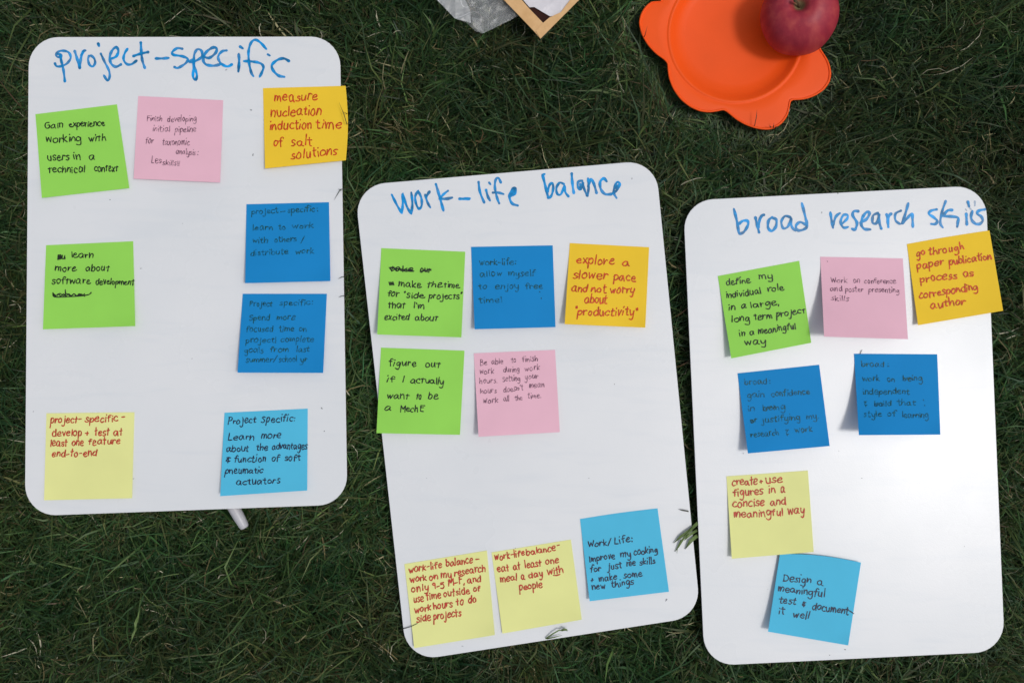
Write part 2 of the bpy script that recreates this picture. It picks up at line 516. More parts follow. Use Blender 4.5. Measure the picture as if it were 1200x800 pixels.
# pen -> (ascender length, letter height, shake, slant, letter forms of that hand)
STYLE = {'black': (.62, 1.0, .08, .04, T_FLAT), 'red': (.85, 1.0, .075, .03, {}), 'redy': (.6, 1.05, .055, 0, BUBBLE),
         'onblue': (.75, 1.0, .07, -.02, {}), 'onpink': (.75, 1.05, .08, 0, {}), 'oncyan': (.8, .98, .075, .05, {})}
def note(color, corners, lifts, ink, width, xh, words, label, extra=(), side=0.0, base=0.0, slant=0.05, extrawidth=None, topbump=0, bulge=0.0):
    TL, TR, BR, BL = [Vector(c) for c in corners]
    lb, rb = lifts[0] / 850, lifts[1] / 850
    curl = random.choice((0.0, 0.0015, 0.003)), random.choice((0.0, 0.001, 0.002)), random.uniform(0, 6)
    z0 = BOARD_TOP + 0.0003 + base
    def zf(u, v):
        s = max(0.0, (v - 0.1) / 0.9)
        z = (lb + (rb - lb) * u) * s ** 1.35
        z += side / 1000 * max(0, (0.25 - u) / 0.25) ** 2 * s
        z += curl[0] * (u * v) ** 6 + curl[1] * ((1 - u) * v) ** 6
        z += 0.0007 * math.sin(u * 4 + TL.x) * s + 0.0004 * math.sin(u * 3 + v * 7 + curl[2]) * s
        return z0 + max(0, z)
    def fwd(u, v):
        p = TL * (1 - u) * (1 - v) + TR * u * (1 - v) + BR * u * v + BL * (1 - u) * v
        e = math.sin(math.pi * u) * (1 - v) * topbump
        return Vector((p.x + bulge * math.sin(math.pi * v) * u * u, p.y - e))
    def inv(x, y):
        u = v = 0.5
        for _ in range(5):
            p = fwd(u, v)
            du = (fwd(u + .01, v) - p) / .01
            dv = (fwd(u, v + .01) - p) / .01
            det = du.x * dv.y - du.y * dv.x
            ex, ey = x - p.x, y - p.y
            u += (ex * dv.y - ey * dv.x) / det
            v += (du.x * ey - du.y * ex) / det
        return u, v
    N = 14
    V, F = [], []
    for side_ in (0, 1):
        for j in range(N + 1):
            for i in range(N + 1):
                u, v = i / N, j / N
                p = fwd(u, v)
                V.append(P(p.x, p.y, zf(u, v)) - Vector((0, 0, 0.00018 * side_)))
    M_ = (N + 1) ** 2
    for j in range(N):
        for i in range(N):
            a = j * (N + 1) + i
            F.append((a, a + N + 1, a + N + 2, a + 1))
            F.append((M_ + a, M_ + a + 1, M_ + a + N + 2, M_ + a + N + 1))
    def rim_face(*ids):
        k0 = len(V)
        V.extend([V[q] for q in ids])
        F.append(tuple(range(k0, k0 + 4)))
    for i in range(N):
        rim_face(i, i + 1, M_ + i + 1, M_ + i)
        a = N * (N + 1) + i
        rim_face(a + 1, a, M_ + a, M_ + a + 1)
        b = i * (N + 1)
        rim_face(b + N + 1, b, M_ + b, M_ + b + N + 1)
        b = i * (N + 1) + N
        rim_face(b, b + N + 1, M_ + b + N + 1, M_ + b)
    ctr = P((TL.x + TR.x) / 2, (TL.y + TR.y) / 2, z0)
    t = thing('sticky_note', ctr, label, 'sticky note', 'sticky notes on the whiteboards')
    me = mesh('paper', V, F)
    me.polygons.foreach_set('use_smooth', [i < 2 * N * N for i in range(len(me.polygons))])
    obj('paper', me, M_PAPER[color], t)
    def zpen(x, y):
        u, v = inv(x, y)
        return zf(min(max(u, 0), 1), min(max(v, 0), 1)) + 0.00003
    pen = Pen(zpen, width)
    up = (TL + TR - BL - BR).normalized()
    for wd in words:
        text, x0, y0, x1, y1 = wd[:5]
        h = wd[5] if len(wd) > 5 else xh
        sty = STYLE[ink]
        pen.word(text, x0, y0, x1, y1, h * sty[1], up, slant + sty[3], sty[2], sty[0], sty[4])
    for st in extra:
        pen.stroke(st, width=extrawidth)
    pen.build('handwriting', INK[ink], t)
    return t
def zig(x0, y0, x1, y1, a, n):
    return [(x0 + (x1 - x0) * i / n, y0 + (y1 - y0) * i / n + (a if i % 2 else -a)) for i in range(n + 1)]

BK, RD = 1.45, 1.65
note('green', [(41.5, 134), (137, 122.5), (151.5, 220.5), (49, 232)], (2, 1), 'black', BK, 5.4, [
  ('Gain', 52.5, 150.5, 74, 149.5, 4.6), ('experience', 81, 149, 122.5, 147.5, 4.4), ('working', 54, 167, 95, 166), ('with', 104, 166, 124, 165),
  ('users', 56, 187.5, 81, 187.5), ('in', 86, 187, 94, 187), ('a', 104.5, 187, 111.5, 187), ('technical', 57, 202.5, 100, 202), ('context', 110.5, 201, 138, 200.5)],
  'lime green sticky note reading "Gain experience working with users in a technical context"')
note('pink', [(162, 112.7), (261.5, 117.7), (258, 214), (156.5, 209.5)], (4, 3), 'onpink', 1.05, 4.0, [
  ('Finish', 172, 142, 190, 142), ('developing', 196, 143, 230, 142), ('initial', 179, 154, 199, 154.5), ('pipeline', 205, 155, 229.5, 154.5), ('for', 170.5, 168, 180, 168, 4.8),
  ('taxonomic', 190, 169.5, 222, 170, 4.6), ('analysis', 206, 180.5, 229, 181.5), (':', 231, 181.5, 232.5, 181.5), ('Les', 177, 191, 189, 191.5, 4.6), ('skills!!', 190.5, 193, 210.5, 194.5, 3.6)],
  'pink sticky note with faint writing about finishing a pipeline, under the heading project-specific')
note('orange', [(308.2, 103.5), (405, 100.8), (405.3, 188), (310.5, 197.6)], (3, 4), 'red', RD, 6.8, [
  ('measure', 321, 119, 372, 117.5), ('nucleation', 317.5, 136, 376, 135), ('induction', 316, 152, 365, 151), ('time', 370, 150.5, 400.5, 150.5),
  ('of', 321, 172, 331, 171), ('salt', 341, 171, 365, 170.5), ('solutions', 341, 186.5, 395, 181.5)],
  'golden yellow sticky note reading "measure nucleation induction time of salt solutions"', bulge=2.6)
note('green', [(54, 287.4), (156, 282.7), (158.4, 382), (50.3, 385.8)], (5, 2), 'black', BK, 4.8, [
  ('Bu', 67.4, 303.6, 76.3, 303.6, 4), ('learn', 83.6, 302, 108.8, 302), ('more', 64.5, 317.6, 89.3, 317.6), ('about', 100, 317.6, 127.5, 317.4),
  ('software', 61, 332.6, 105.6, 332), ('development', 112, 333, 156.6, 333.6, 4.6)],
  'lime green sticky note reading "learn more about software development" above a scribbled out word',
  extra=[zig(62, 345.8, 99, 345.4, 1.2, 12), zig(62, 344.8, 99, 346, 1.2, 9), [(62, 343), (66, 348), (100, 346), (107, 342.6)], [(76.5, 339.5), (77, 347)], zig(68, 301.5, 73, 301.5, 1.8, 6)])
note('blue', [(288.8, 239.4), (385.5, 237), (387.2, 329.3), (287.2, 331.8)], (6, 4), 'onblue', 1.25, 4.1, [
  ('project', 294.8, 251, 325.7, 249.5), ('-', 329, 250, 334, 249.8), ('specific', 337, 249.3, 369, 247.5), (':', 371, 247.5, 373, 247.5), ('learn', 296, 270, 319.3, 269.5), ('to', 326.7, 269, 334.4, 268.6),
  ('work', 342.6, 267.6, 367, 267), ('with', 296, 284.8, 313.7, 284.2), ('others', 321.6, 283.7, 347.3, 283), ('/', 352.5, 283.6, 357, 283.6), ('distribute', 293.7, 299.7, 337.8, 297.6), ('work', 346.3, 297.6, 367.6, 297)],
  'deep blue sticky note reading "learn to work with others / distribute work"')
note('blue', [(284.4, 344.2), (383, 344.2), (378.7, 436.8), (278.3, 436.5)], (8, 5), 'onblue', 1.25, 4.2, [
  ('Project', 292.7, 359, 318.8, 358.8), ('specific', 327.8, 358, 363, 357.3), (':', 365, 357, 367, 357), ('Spend', 292, 375.2, 316, 375), ('more', 324.3, 374.7, 345.7, 374.5),
  ('focused', 288.6, 388.8, 319.8, 388.5), ('time', 327, 388.4, 344.3, 388.2), ('on', 350.5, 388.2, 358.7, 388), ('project!', 287.9, 401.3, 323.6, 401), ('complete', 329, 400.5, 367.7, 400),
  ('goals', 286.2, 413.2, 308.5, 413), ('from', 316, 412.5, 338, 412.3), ('last', 347.7, 412, 362.2, 411.8), ('summer/', 287.9, 424, 324.3, 424), ('school', 327, 423.8, 347.7, 423.7), ('yr', 351.8, 424, 360, 423.7)],
  'deep blue sticky note reading "Spend more focused time on project! complete goals from last summer"')
note('yellow', [(54.4, 484), (157.5, 482.8), (154.7, 583.4), (51.6, 585.8)], (1.2, .8), 'redy', 1.6, 5.2, [
  ('project-', 59, 495.3, 95, 494.8), ('specific', 99.8, 494.2, 137.8, 493.6), ('-', 142, 492.3, 146.3, 492), ('develop', 61, 510.9, 95.6, 510.4), ('+', 99.8, 510.2, 104, 510, 4), ('test', 110.6, 510.3, 128, 510),
  ('at', 133, 510, 143.4, 509.6), ('least', 59, 522.5, 78.8, 522.2), ('one', 84, 522.2, 97.9, 522), ('feature', 103.5, 521, 140.6, 520.3), ('end-to-end', 60.6, 534.9, 113, 534.2)],
  'pale yellow sticky note reading "develop + test at least one feature end-to-end"')
note('cyan', [(263, 483.4), (360.6, 478.6), (360, 574.4), (258, 581)], (7, 3), 'oncyan', 1.3, 4.9, [
  ('Project', 267, 497, 299.6, 495), ('Specific:', 306, 495, 345.4, 493), ('Learn', 267.4, 515.8, 297.4, 515), ('more', 306, 513.6, 329, 513), ('about', 265, 528.8, 291.4, 528), ('the', 300, 528, 313.4, 527.4),
  ('advantages', 318.6, 526.3, 359.6, 526), ('&', 264.4, 541.6, 269.4, 541.6), ('function', 274, 541.2, 311.6, 540.6), ('of', 318.4, 540, 327, 539.8), ('soft', 333.6, 539.8, 351.6, 539.2),
  ('pneumatic', 263.6, 554.6, 308, 554), ('actuators', 277, 567.8, 328, 565.4)],
  'light blue sticky note reading "Learn more about the advantages & function of soft pneumatic actuators"')
note('green', [(446.8, 290.8), (545.2, 295), (540.7, 395.2), (442, 391.8)], (8, 3), 'black', BK, 4.7, [
  ('take', 457, 317.6, 484, 318.2), ('our', 491.8, 318.8, 505, 319), ('make', 467, 335, 493, 336.8), ('the', 500.5, 336.6, 517.7, 337), ('time', 520, 337, 538, 337.6),
  ('for', 454, 347.5, 467, 347.8), ('"side', 472.5, 348.8, 496.7, 349.6), ('projects"', 502.7, 349.6, 541, 350.2), ('that', 454.7, 361, 474.7, 361.2), ("I'm", 484.3, 361.2, 497, 361.6),
  ('excited', 450.5, 374.4, 479, 375), ('about', 486, 375.2, 512.5, 375.8)],
  'lime green sticky note reading \'make the time for "side projects" that I\'m excited about\'',
  extra=[zig(457, 316, 484, 317, 1.3, 9), [(456, 313.5), (485, 317.5)], zig(493, 317.5, 505, 316, 1, 5), zig(456, 332.5, 461.5, 332, 2.0, 5)])
note('blue', [(552, 289.3), (647.7, 287.5), (651, 383.2), (556.2, 385.7)], (6, 3), 'onblue', 1.25, 4.4, [
  ('work-life', 562, 310.4, 602, 310), (':', 603, 310, 605, 310), ('allow', 562.5, 324, 588.7, 323.6), ('myself', 595.8, 323.6, 627.3, 323), ('to', 560.7, 338.6, 571, 338.5),
  ('enjoy', 580.8, 338.8, 608, 338.4), ('free', 616, 338.4, 636, 338), ('time!', 560.7, 354.8, 588.7, 354.4)],
  'deep blue sticky note reading "work-life: allow myself to enjoy free time!"', extra=[[(632.3, 341.5), (632.6, 342.3)], [(634.2, 349), (634.4, 350)]])
note('orange', [(667.7, 284.8), (760.7, 289.7), (756.2, 383.8), (661.7, 379.7)], (7, 3), 'red', RD, 5.9, [
  ('explore', 675, 309, 719.5, 310), ('a', 729.5, 311, 737, 311.4), ('slower', 672, 326, 711.5, 327), ('pace', 719, 327.8, 744.8, 329.4), ('and', 670, 341.8, 688, 342), ('not', 692.7, 342, 710.5, 342.4),
  ('worry', 715, 343, 743, 344), ('about', 685, 355, 711, 355), ('"productivity"', 673, 368.6, 746.3, 370)],
  'golden yellow sticky note reading \'explore a slower pace and not worry about "productivity"\'')
note('green', [(446.5, 407.2), (544.3, 410.8), (539, 509.2), (441.2, 507.3)], (5, 3), 'black', BK, 4.9, [
  ('figure', 455.5, 428.3, 487.5, 429), ('out', 498, 430, 515, 430.6), ('if', 453, 447.6, 462, 447.7), ('I', 471.5, 447.7, 473.5, 447.8), ('actually', 481, 448.6, 519.7, 450), ('want', 453, 466.6, 478.8, 467.2),
  ('to', 487.5, 467.5, 493.5, 467.7), ('be', 501, 467.7, 513, 468), ('a', 451, 480, 458, 480.2), ('Mech', 469, 482, 489.3, 482.8), ('E', 492, 482.2, 497, 482.4)],
  'lime green sticky note reading "figure out if I actually want to be a Mech E"')
note('pink', [(555.2, 413.8), (650.5, 409.8), (656, 506), (560.8, 511.5)], (8, 3), 'onpink', 1.05, 3.9, [
  ('Be', 563, 428, 570.5, 427.6), ('able', 576, 426.8, 589.7, 426), ('to', 599, 425, 604.7, 424.7), ('finish', 612, 424, 630, 423), ('work', 562, 438.2, 579, 437), ('during', 590, 436.4, 608.8, 435),
  ('work', 615, 434.5, 632.5, 433.4), ('hours.', 562, 449.4, 583, 448), ('Setting', 589, 447, 609.5, 445.6), ('your', 614.8, 444.2, 631, 443), ('hours', 563, 461.3, 582, 460), ("doesn't", 590, 459, 613, 457),
  ('mean', 620, 454.6, 638, 453.2), ('work', 566, 472.4, 584, 471.2), ('all', 590, 470.4, 596.8, 470), ('the', 603.5, 469, 612, 468.4), ('time.', 618.5, 467, 634, 465.8)],
  'pink sticky note reading "Be able to finish work during work hours"')
note('yellow', [(473.9, 660.4), (570.6, 644.6), (579.9, 743.5), (485.4, 758.9)], (1.6, 1), 'redy', 1.6, 5.1, [
  ('work-life', 479, 671, 518, 664.5), ('balance', 523, 663.6, 554, 659.2), ('-', 557.5, 657.4, 562, 656.8), ('work', 481, 682.5, 500, 679.6), ('on', 503, 679.4, 513.4, 678), ('my', 517, 677.4, 529.5, 675.6),
  ('research', 532.7, 674.8, 569, 669), ('only', 482, 693.6, 502.4, 690.5), ('9-5', 506.8, 690, 520.4, 688), ('M-F,', 525.7, 686, 544.4, 683.5), ('and', 548, 683, 563.6, 680.5),
  ('use', 484.9, 705.5, 496.6, 704), ('time', 499.8, 702.8, 517, 700.2), ('outside', 520, 699, 550.5, 694.6), ('of', 555, 693, 563, 691.6), ('work', 486.3, 718, 505.4, 715),
  ('hours', 508, 713.6, 530.4, 710), ('to', 534.8, 708.6, 543.5, 707.4), ('do', 548.8, 706.4, 558, 705), ('side', 488.7, 729, 505, 726.5), ('projects', 508, 726.6, 540.5, 720.6)],
  'pale yellow sticky note reading "work on my research only 9-5 M-F, and use time outside"')
note('yellow', [(576, 646.8), (669, 631.8), (681.8, 725.5), (588.8, 741.8)], (1.6, 1), 'redy', 1.6, 5.0, [
  ('work-life', 579.8, 656.8, 614.7, 650.5), ('balance', 617, 650.2, 651, 644.6), ('-', 653, 642, 656, 641.5), ('eat', 582.8, 670, 596.7, 668), ('at', 602, 667.2, 609.8, 666), ('least', 615.5, 665.4, 634.5, 662.4),
  ('one', 639.8, 661, 654.8, 658.6), ('meal', 586.5, 682.2, 606, 679.2), ('a', 611, 678.4, 615, 677.8), ('day', 620, 676.6, 636, 674.4), ('with', 642, 673, 660, 670), ('people', 608.7, 691.2, 635.5, 687.4)],
  'pale yellow sticky note reading "eat at least one meal a day with people"', extra=[[(648.6, 673.8), (652, 673.8), (656.2, 672.6)]])
note('cyan', [(679.7, 607.8), (770.6, 595.3), (784, 692.8), (691, 704)], (3, 2), 'oncyan', 1.35, 4.8, [
  ('Work/', 689, 641, 716.8, 637.6), ('Life:', 720, 637.4, 741, 634), ('Improve', 691, 658, 720.6, 654), ('my', 727.5, 652.8, 739.7, 651.4), ('cooking', 743, 650.6, 770.6, 646.4),
  ('for', 692, 670.4, 704, 669), ('just', 712.5, 667, 728.4, 665), ('me', 734.6, 663.6, 745, 662.4), ('skills', 749.6, 662, 767.8, 659.6), ('+', 692, 682.4, 696, 681.8, 4), ('make', 702, 681, 723, 678.4),
  ('some', 731, 676.6, 752.4, 674.6), ('new', 693.8, 691, 709.7, 689.4), ('things', 717, 688, 742.5, 684)],
  'light blue sticky note reading "Work/Life: Improve my cooking for just me skills"', topbump=0.8)
note('green', [(841.2, 323.4), (936.6, 305.6), (950.7, 401.5), (857, 419.8)], (8, 3), 'black', BK, 4.7, [
  ('define', 850.8, 334.6, 879.4, 330.8), ('my', 889, 328, 905.7, 325.6), ('individual', 851, 349.2, 892, 344), ('role', 900, 342, 918.7, 339.4), ('in', 854, 363.4, 861.5, 362.6), ('a', 869, 361.8, 874.5, 361),
  ('large,', 879.4, 360.6, 913, 357.6), ('long', 858, 377.2, 878.6, 375.8), ('term', 884, 374.8, 905, 372.6), ('project', 909.8, 372, 943.6, 366.4), ('in', 866.7, 393.8, 873.5, 393), ('a', 878.6, 392.4, 884, 391.8),
  ('meaningful', 889, 391.6, 932.5, 385), ('way', 873, 405, 897.6, 402.4)],
  'lime green sticky note reading "define my individual role in a large, long term project"')
note('pink', [(961.3, 300.8), (1058, 302.8), (1064, 397.3), (965.8, 394.3)], (20, 12), 'onpink', 1.05, 3.6, [
  ('Work', 973.7, 331.2, 993, 331.2), ('on', 1000, 331.3, 1007.8, 331.4), ('conference', 1013, 331.8, 1049.8, 332.2), ('and', 973, 340.7, 987, 340.9), ('poster', 990.8, 341.6, 1011.5, 342),
  ('presenting', 1018, 342.3, 1053.8, 342.8), ('skills', 974, 351.8, 995, 352.3)],
  'pink sticky note reading "Work on conference and poster presenting skills"', extra=[[(969.3, 305.8), (969.8, 306.6)]])
note('orange', [(1062.8, 286), (1159.5, 270), (1175.6, 364), (1075.8, 381)], (3, 3), 'red', RD, 5.4, [
  ('go', 1074, 300.6, 1084, 299), ('through', 1088.6, 299.4, 1129.8, 292.4), ('paper', 1075, 315.6, 1105.7, 309.8), ('publication', 1112.7, 311, 1162, 303.6), ('process', 1078.6, 331.4, 1122, 326.4),
  ('as', 1129.4, 325.4, 1140.7, 323.4), ('corresponding', 1077.4, 350.6, 1146, 339), ('author', 1090.8, 362, 1131.4, 356)],
  'golden yellow sticky note reading "go through paper publication process as corresponding author"', topbump=0.6)
note('blue', [(864.3, 437.3), (960, 427.2), (972.3, 522.3), (876.5, 531)], (10, 4), 'onblue', 1.25, 4.3, [
  ('broad', 873, 451, 899, 449.6), (':', 901, 449.4, 903, 449), ('gain', 875.7, 466, 895.8, 464.8), ('confidence', 904, 464.6, 949, 461.6), ('in', 876.5, 481.8, 884.5, 481.2), ('being', 894.8, 480.8, 920, 479.4),
  ('or', 879.5, 495.6, 887.7, 494.8), ('justifying', 893, 495, 938, 491.4), ('my.', 945.5, 491, 959.5, 489.6), ('research', 880, 512, 912.8, 509.4), ('{', 920.6, 509.4, 924.8, 509), ('work', 932, 507.4, 952.5, 505)],
  'deep blue sticky note reading "broad: gain confidence in being or justifying my research & work"',
  extra=[zig(896, 478.2, 908, 477, 1.6, 6), zig(879.5, 493.6, 884, 493, 1.8, 4)])
note('blue', [(1000.8, 414.3), (1098.3, 415), (1102, 509), (1006.5, 509.6)], (17, 8), 'onblue', 1.25, 4.2, [
  ('broad', 1010, 429.5, 1036.5, 429.5), (':', 1040, 429.5, 1042, 429.5), ('work', 1011, 446.4, 1031, 446.4), ('on', 1040, 446.6, 1048.5, 446.5), ('being', 1058, 446, 1081, 446), ('independent', 1011.5, 461.8, 1065.8, 461.4),
  ('{', 1012, 475, 1016, 475), ('build', 1024.5, 475.4, 1044.5, 475.4), ('that', 1052, 475, 1072.8, 474.8), ('style', 1012.5, 488.4, 1033.5, 488), ('of', 1040, 487.6, 1050, 487.6), ('learning', 1057.5, 489, 1088, 489.4)],
  'deep blue sticky note reading "broad: work on being independent & build that style of learning"',
  extra=[zig(1059, 443.5, 1069, 443.5, 1.4, 5), zig(1025, 473, 1034, 473, 1.4, 5), [(1082, 468.2), (1082.5, 469)], [(1083.5, 474.5), (1084, 475.3)]])
note('yellow', [(851.3, 557.8), (946.8, 551), (953.6, 646.3), (857.6, 654.2)], (5, 2), 'redy', 1.65, 5.6, [
  ('create', 858, 569.4, 887.7, 567), ('+', 890, 567, 894, 566.6, 4.2), ('use', 897.5, 566.2, 916.8, 564.6), ('figures', 859.5, 580.6, 894, 579), ('in', 901, 578, 908.7, 577.6), ('a', 915, 577, 920, 576.6),
  ('concise', 858.8, 593.8, 896, 592), ('and', 902.7, 591.6, 921, 590.6), ('meaningful', 860, 606.6, 918, 603.2), ('way', 923, 602.4, 943, 600.8)],
  'pale yellow sticky note reading "create + use figures in a concise and meaningful way"')
note('cyan', [(914, 648.6), (1009, 658.7), (994, 755.7), (900, 739.6)], (4, 3), 'oncyan', 1.35, 5.5, [
  ('Design', 917.6, 680.4, 950, 683), ('a', 957.5, 684.8, 964.4, 685.6), ('meaningful', 911.5, 691.8, 966, 699.6), ('test', 912.8, 706, 932.6, 708), ('&', 939.6, 710, 944, 710.4, 4.4),
  ('document', 951.8, 713.4, 994, 719.4), ('it', 912, 718.6, 919, 719.4), ('well', 929, 722.6, 948, 725)],
  'light blue sticky note reading "Design a meaningful test & document it well", overlapping a yellow note', base=0.003, topbump=3.0, slant=-0.03,
  extra=[[(991, 713.5), (996, 715.5), (1000.5, 718.5)]])

# ------------------------------------------------------------------ orange flower plate
PZ = 0.022                                   # height of the plate's floor
M_PLATE = m_plain('orange_plastic', (0.92, 0.098, 0.008), 0.5, 0.07, 14, 700, 0.12, 0.0002, 0.22)
PC = (862.0, 41.0)
vis = [(165, 0), (120, 30), (92, 75), (83, 120), (95, 175), (125, 230), (170, 280), (213, 310), (232, 332), (233, 365), (240, 410), (262, 465), (300, 518), (350, 558),
       (400, 580), (450, 586), (495, 580), (525, 572), (550, 590), (600, 630), (650, 656), (700, 671), (750, 677), (792, 668), (830, 642), (858, 602), (868, 560), (874, 520),
       (905, 522), (950, 517), (1000, 500), (1050, 466), (1078, 425), (1085, 382), (1075, 330), (1050, 285), (1030, 258)]
vp = []
for (x, y) in vis:
    x, y = 730 + x / 4.444, y / 4.444
    vp.append((math.atan2(-(y - PC[1]), x - PC[0]) % (2 * math.pi), math.hypot(x - PC[0], y - PC[1])))
a_lo, a_hi = vp[0][0], vp[-1][0]             # visible outline runs counter-clockwise from a_lo to a_hi
def rad(th):
    th %= 2 * math.pi
    if a_lo <= th <= a_hi:
        for (t0, r0), (t1, r1) in zip(vp, vp[1:]):
            if t0 <= th <= t1:
                return r0 + (r1 - r0) * (th - t0) / max(1e-6, t1 - t0)
    if a_hi < th < math.radians(361.4):
        return vp[-1][1] + (92 - vp[-1][1]) * (th - a_hi) / (math.radians(361.4) - a_hi)
    s = abs(math.sin(3.5 * (th - math.radians(310))))
    return 92 + 25 * s ** 0.6
NT = 252
ring_px = []
rr = [rad(2 * math.pi * i / NT) for i in range(NT)]
rr = [(rr[i - 1] + 2 * rr[i] + rr[(i + 1) % NT]) / 4 for i in range(NT)]
prof = [(0, 0.0), (30, 0.0), (58, 0.0002), (66, 0.0012), (72, 0.0045), (76, 0.0085), (78.5, 0.0098), (79.8, 0.0090), (81, 0.0088), (82.5, 0.0094)]
V, F = [], []
def pt(th, r, z):
    return P(PC[0] + r * math.cos(th), PC[1] - r * math.sin(th), PZ + z)
stations = [(r, z, 0) for r, z in prof[1:]] + [(f, z, 1) for f, z in ((0.35, .0094), (0.7, .0092), (0.93, .0090), (0.985, .0088), (1.0, .0078), (0.99, .0062), (0.9, .0066), (0.3, .0072))] + [(78, .0070, 0), (66, -.0012, 0), (30, -.0022, 0)]
V.append(pt(0, 0, 0.0))
for (q, z, kind) in stations:
    for i in range(NT):
        th = 2 * math.pi * i / NT
        r = q if not kind else 82.5 + (rr[i] - 82.5) * q
        V.append(pt(th, min(r, rr[i] - 1) if not kind else r, z))
V.append(pt(0, 0, -0.0022))
for i in range(NT):
    F.append((0, 1 + i, 1 + (i + 1) % NT))
ns = len(stations)
for k in range(ns - 1):
    for i in range(NT):
        a, b = 1 + k * NT + i, 1 + k * NT + (i + 1) % NT
        F.append((a, a + NT, b + NT, b))
for i in range(NT):
    a, b = 1 + (ns - 1) * NT + i, 1 + (ns - 1) * NT + (i + 1) % NT
    F.append((a, len(V) - 1, b))
pl = thing('plate', P(PC[0], PC[1], PZ - 0.0022), 'bright orange plastic plate with a scalloped flower rim, lying on grass beneath the apple', 'plate')
obj('dish', mesh('dish', V, F, True), M_PLATE, pl)
V, F = [], []
nr = 8
for i in range(NT):
    th = 2 * math.pi * i / NT
    for k in range(nr):
        a = 2 * math.pi * k / nr
        V.append(pt(th, rr[i] - 1.3 + 1.5 * math.cos(a), 0.0089 + 0.0011 * math.sin(a)))
for i in range(NT):
    for k in range(nr):
        a, b = i * nr + k, i * nr + (k + 1) % nr
        c, d = ((i + 1) % NT) * nr + k, ((i + 1) % NT) * nr + (k + 1) % nr
        F.append((a, c, d, b))
obj('rim', mesh('rim', V, F, True), M_PLATE, pl)
plate_poly = [tuple(pt(2 * math.pi * i / NT, rr[i], 0.006)[:2]) for i in range(0, NT, 3)]

# ------------------------------------------------------------------ apple
def m_apple():
    m, n, b = new_mat('apple_skin')
    tc = n.nodes.new('ShaderNodeTexCoord')
    mp = n.nodes.new('ShaderNodeMapping')
    mp.inputs['Scale'].default_value = (1, 1, 0.15)
    n.links.new(tc.outputs['Object'], mp.inputs['Vector'])
    t = n.nodes.new('ShaderNodeTexNoise')
    t.inputs['Scale'].default_value = 110
    t.inputs['Detail'].default_value = 6
    n.links.new(mp.outputs[0], t.inputs['Vector'])
    r = ramp(n, t.outputs[0], [(0.28, (0.26, 0.014, 0.034)), (0.5, (0.35, 0.025, 0.044)), (0.78, (0.48, 0.07, 0.066))])
    v = n.nodes.new('ShaderNodeTexVoronoi')
    v.inputs['Scale'].default_value = 330
    n.links.new(tc.outputs['Object'], v.inputs['Vector'])
    r2 = ramp(n, v.outputs['Distance'], [(0.0, (1, 1, 1)), (0.16, (0, 0, 0))])
    r2.color_ramp.elements[0].color = (0.45, 0.45, 0.45, 1)
    mx = n.nodes.new('ShaderNodeMix')
    mx.data_type = 'RGBA'
    n.links.new(r2.outputs[0], mx.inputs[0])
    n.links.new(r.outputs[0], mx.inputs[6])
    mx.inputs[7].default_value = (0.42, 0.16, 0.13, 1)
    # greenish russet in the stem hollow
    sx = n.nodes.new('ShaderNodeVectorMath')
    sx.operation = 'DISTANCE'
    n.links.new(tc.outputs['Object'], sx.inputs[0])
    sx.inputs[1].default_value = (0, 0, 0.054)
    r3 = ramp(n, sx.outputs['Value'], [(0.0045, (1, 1, 1)), (0.0085, (0, 0, 0))])
    mx2 = n.nodes.new('ShaderNodeMix')
    mx2.data_type = 'RGBA'
    n.links.new(r3.outputs[0], mx2.inputs[0])
    n.links.new(mx.outputs[2], mx2.inputs[6])
    mx2.inputs[7].default_value = (0.22, 0.16, 0.08, 1)
    n.links.new(mx2.outputs[2], b.inputs['Base Color'])
    b.inputs['Roughness'].default_value = 0.5
    b.inputs['Specular IOR Level'].default_value = 0.4
    return m
ap_prof = [(0.0, 0.0075), (0.004, 0.0055), (0.009, 0.0015), (0.014, 0.0002), (0.020, 0.002), (0.027, 0.0085), (0.0315, 0.017), (0.0338, 0.027), (0.0345, 0.036), (0.0328, 0.046), (0.0285, 0.0545),
           (0.022, 0.0605), (0.015, 0.0632), (0.0095, 0.0625), (0.006, 0.0595), (0.003, 0.0555), (0.0, 0.053)]
V, F = [], []
NA = 56
pp = smooth([(r * 1000, z * 1000) for r, z in ap_prof], 1.6)
for (r, z) in pp:
    for i in range(NA):
        a = 2 * math.pi * i / NA
        lob = 1 + 0.018 * math.cos(5 * a + .6) * (0.3 + abs(z - 34) / 34) + 0.012 * math.cos(a + 1) + 0.01 * math.cos(2 * a)
        V.append((max(r, 0.02) / 1000 * lob * math.cos(a), max(r, 0.02) / 1000 * lob * math.sin(a), z / 1000 + 0.0006 * math.sin(a) * r / 30))
for k in range(len(pp) - 1):
    for i in range(NA):
        a, b = k * NA + i, k * NA + (i + 1) % NA
        F.append((a, b, b + NA, a + NA))
ac = P(939.5, 19.5, PZ + 0.033)
ap = thing('apple', (ac.x + 0.003, ac.y, PZ + 0.0003), 'dark red apple sitting on the right side of the orange flower plate', 'apple')
def apart(name, me, mat):
    o = bpy.data.objects.new(name, me)
    COL.objects.link(o)
    me.materials.append(mat)
    o.parent = ap
    return o
apart('fruit', mesh('fruit', V, F, True), m_apple())
V, F = [], []
sp = [(0, 0, .051, .0016), (-.0003, 0, .056, .0011), (-.0012, .0006, .061, .001), (-.0026, .0012, .065, .0011), (-.0036, .0016, .0672, .0017)]
for (x, y, z, r) in sp:
    for k in range(8):
        a = 2 * math.pi * k / 8
        V.append((x + r * math.cos(a), y + r * math.sin(a), z))
for k in range(len(sp) - 1):
    for i in range(8):
        a, b = k * 8 + i, k * 8 + (i + 1) % 8
        F.append((a, b, b + 8, a + 8))
F.append(tuple(range(32, 40)))
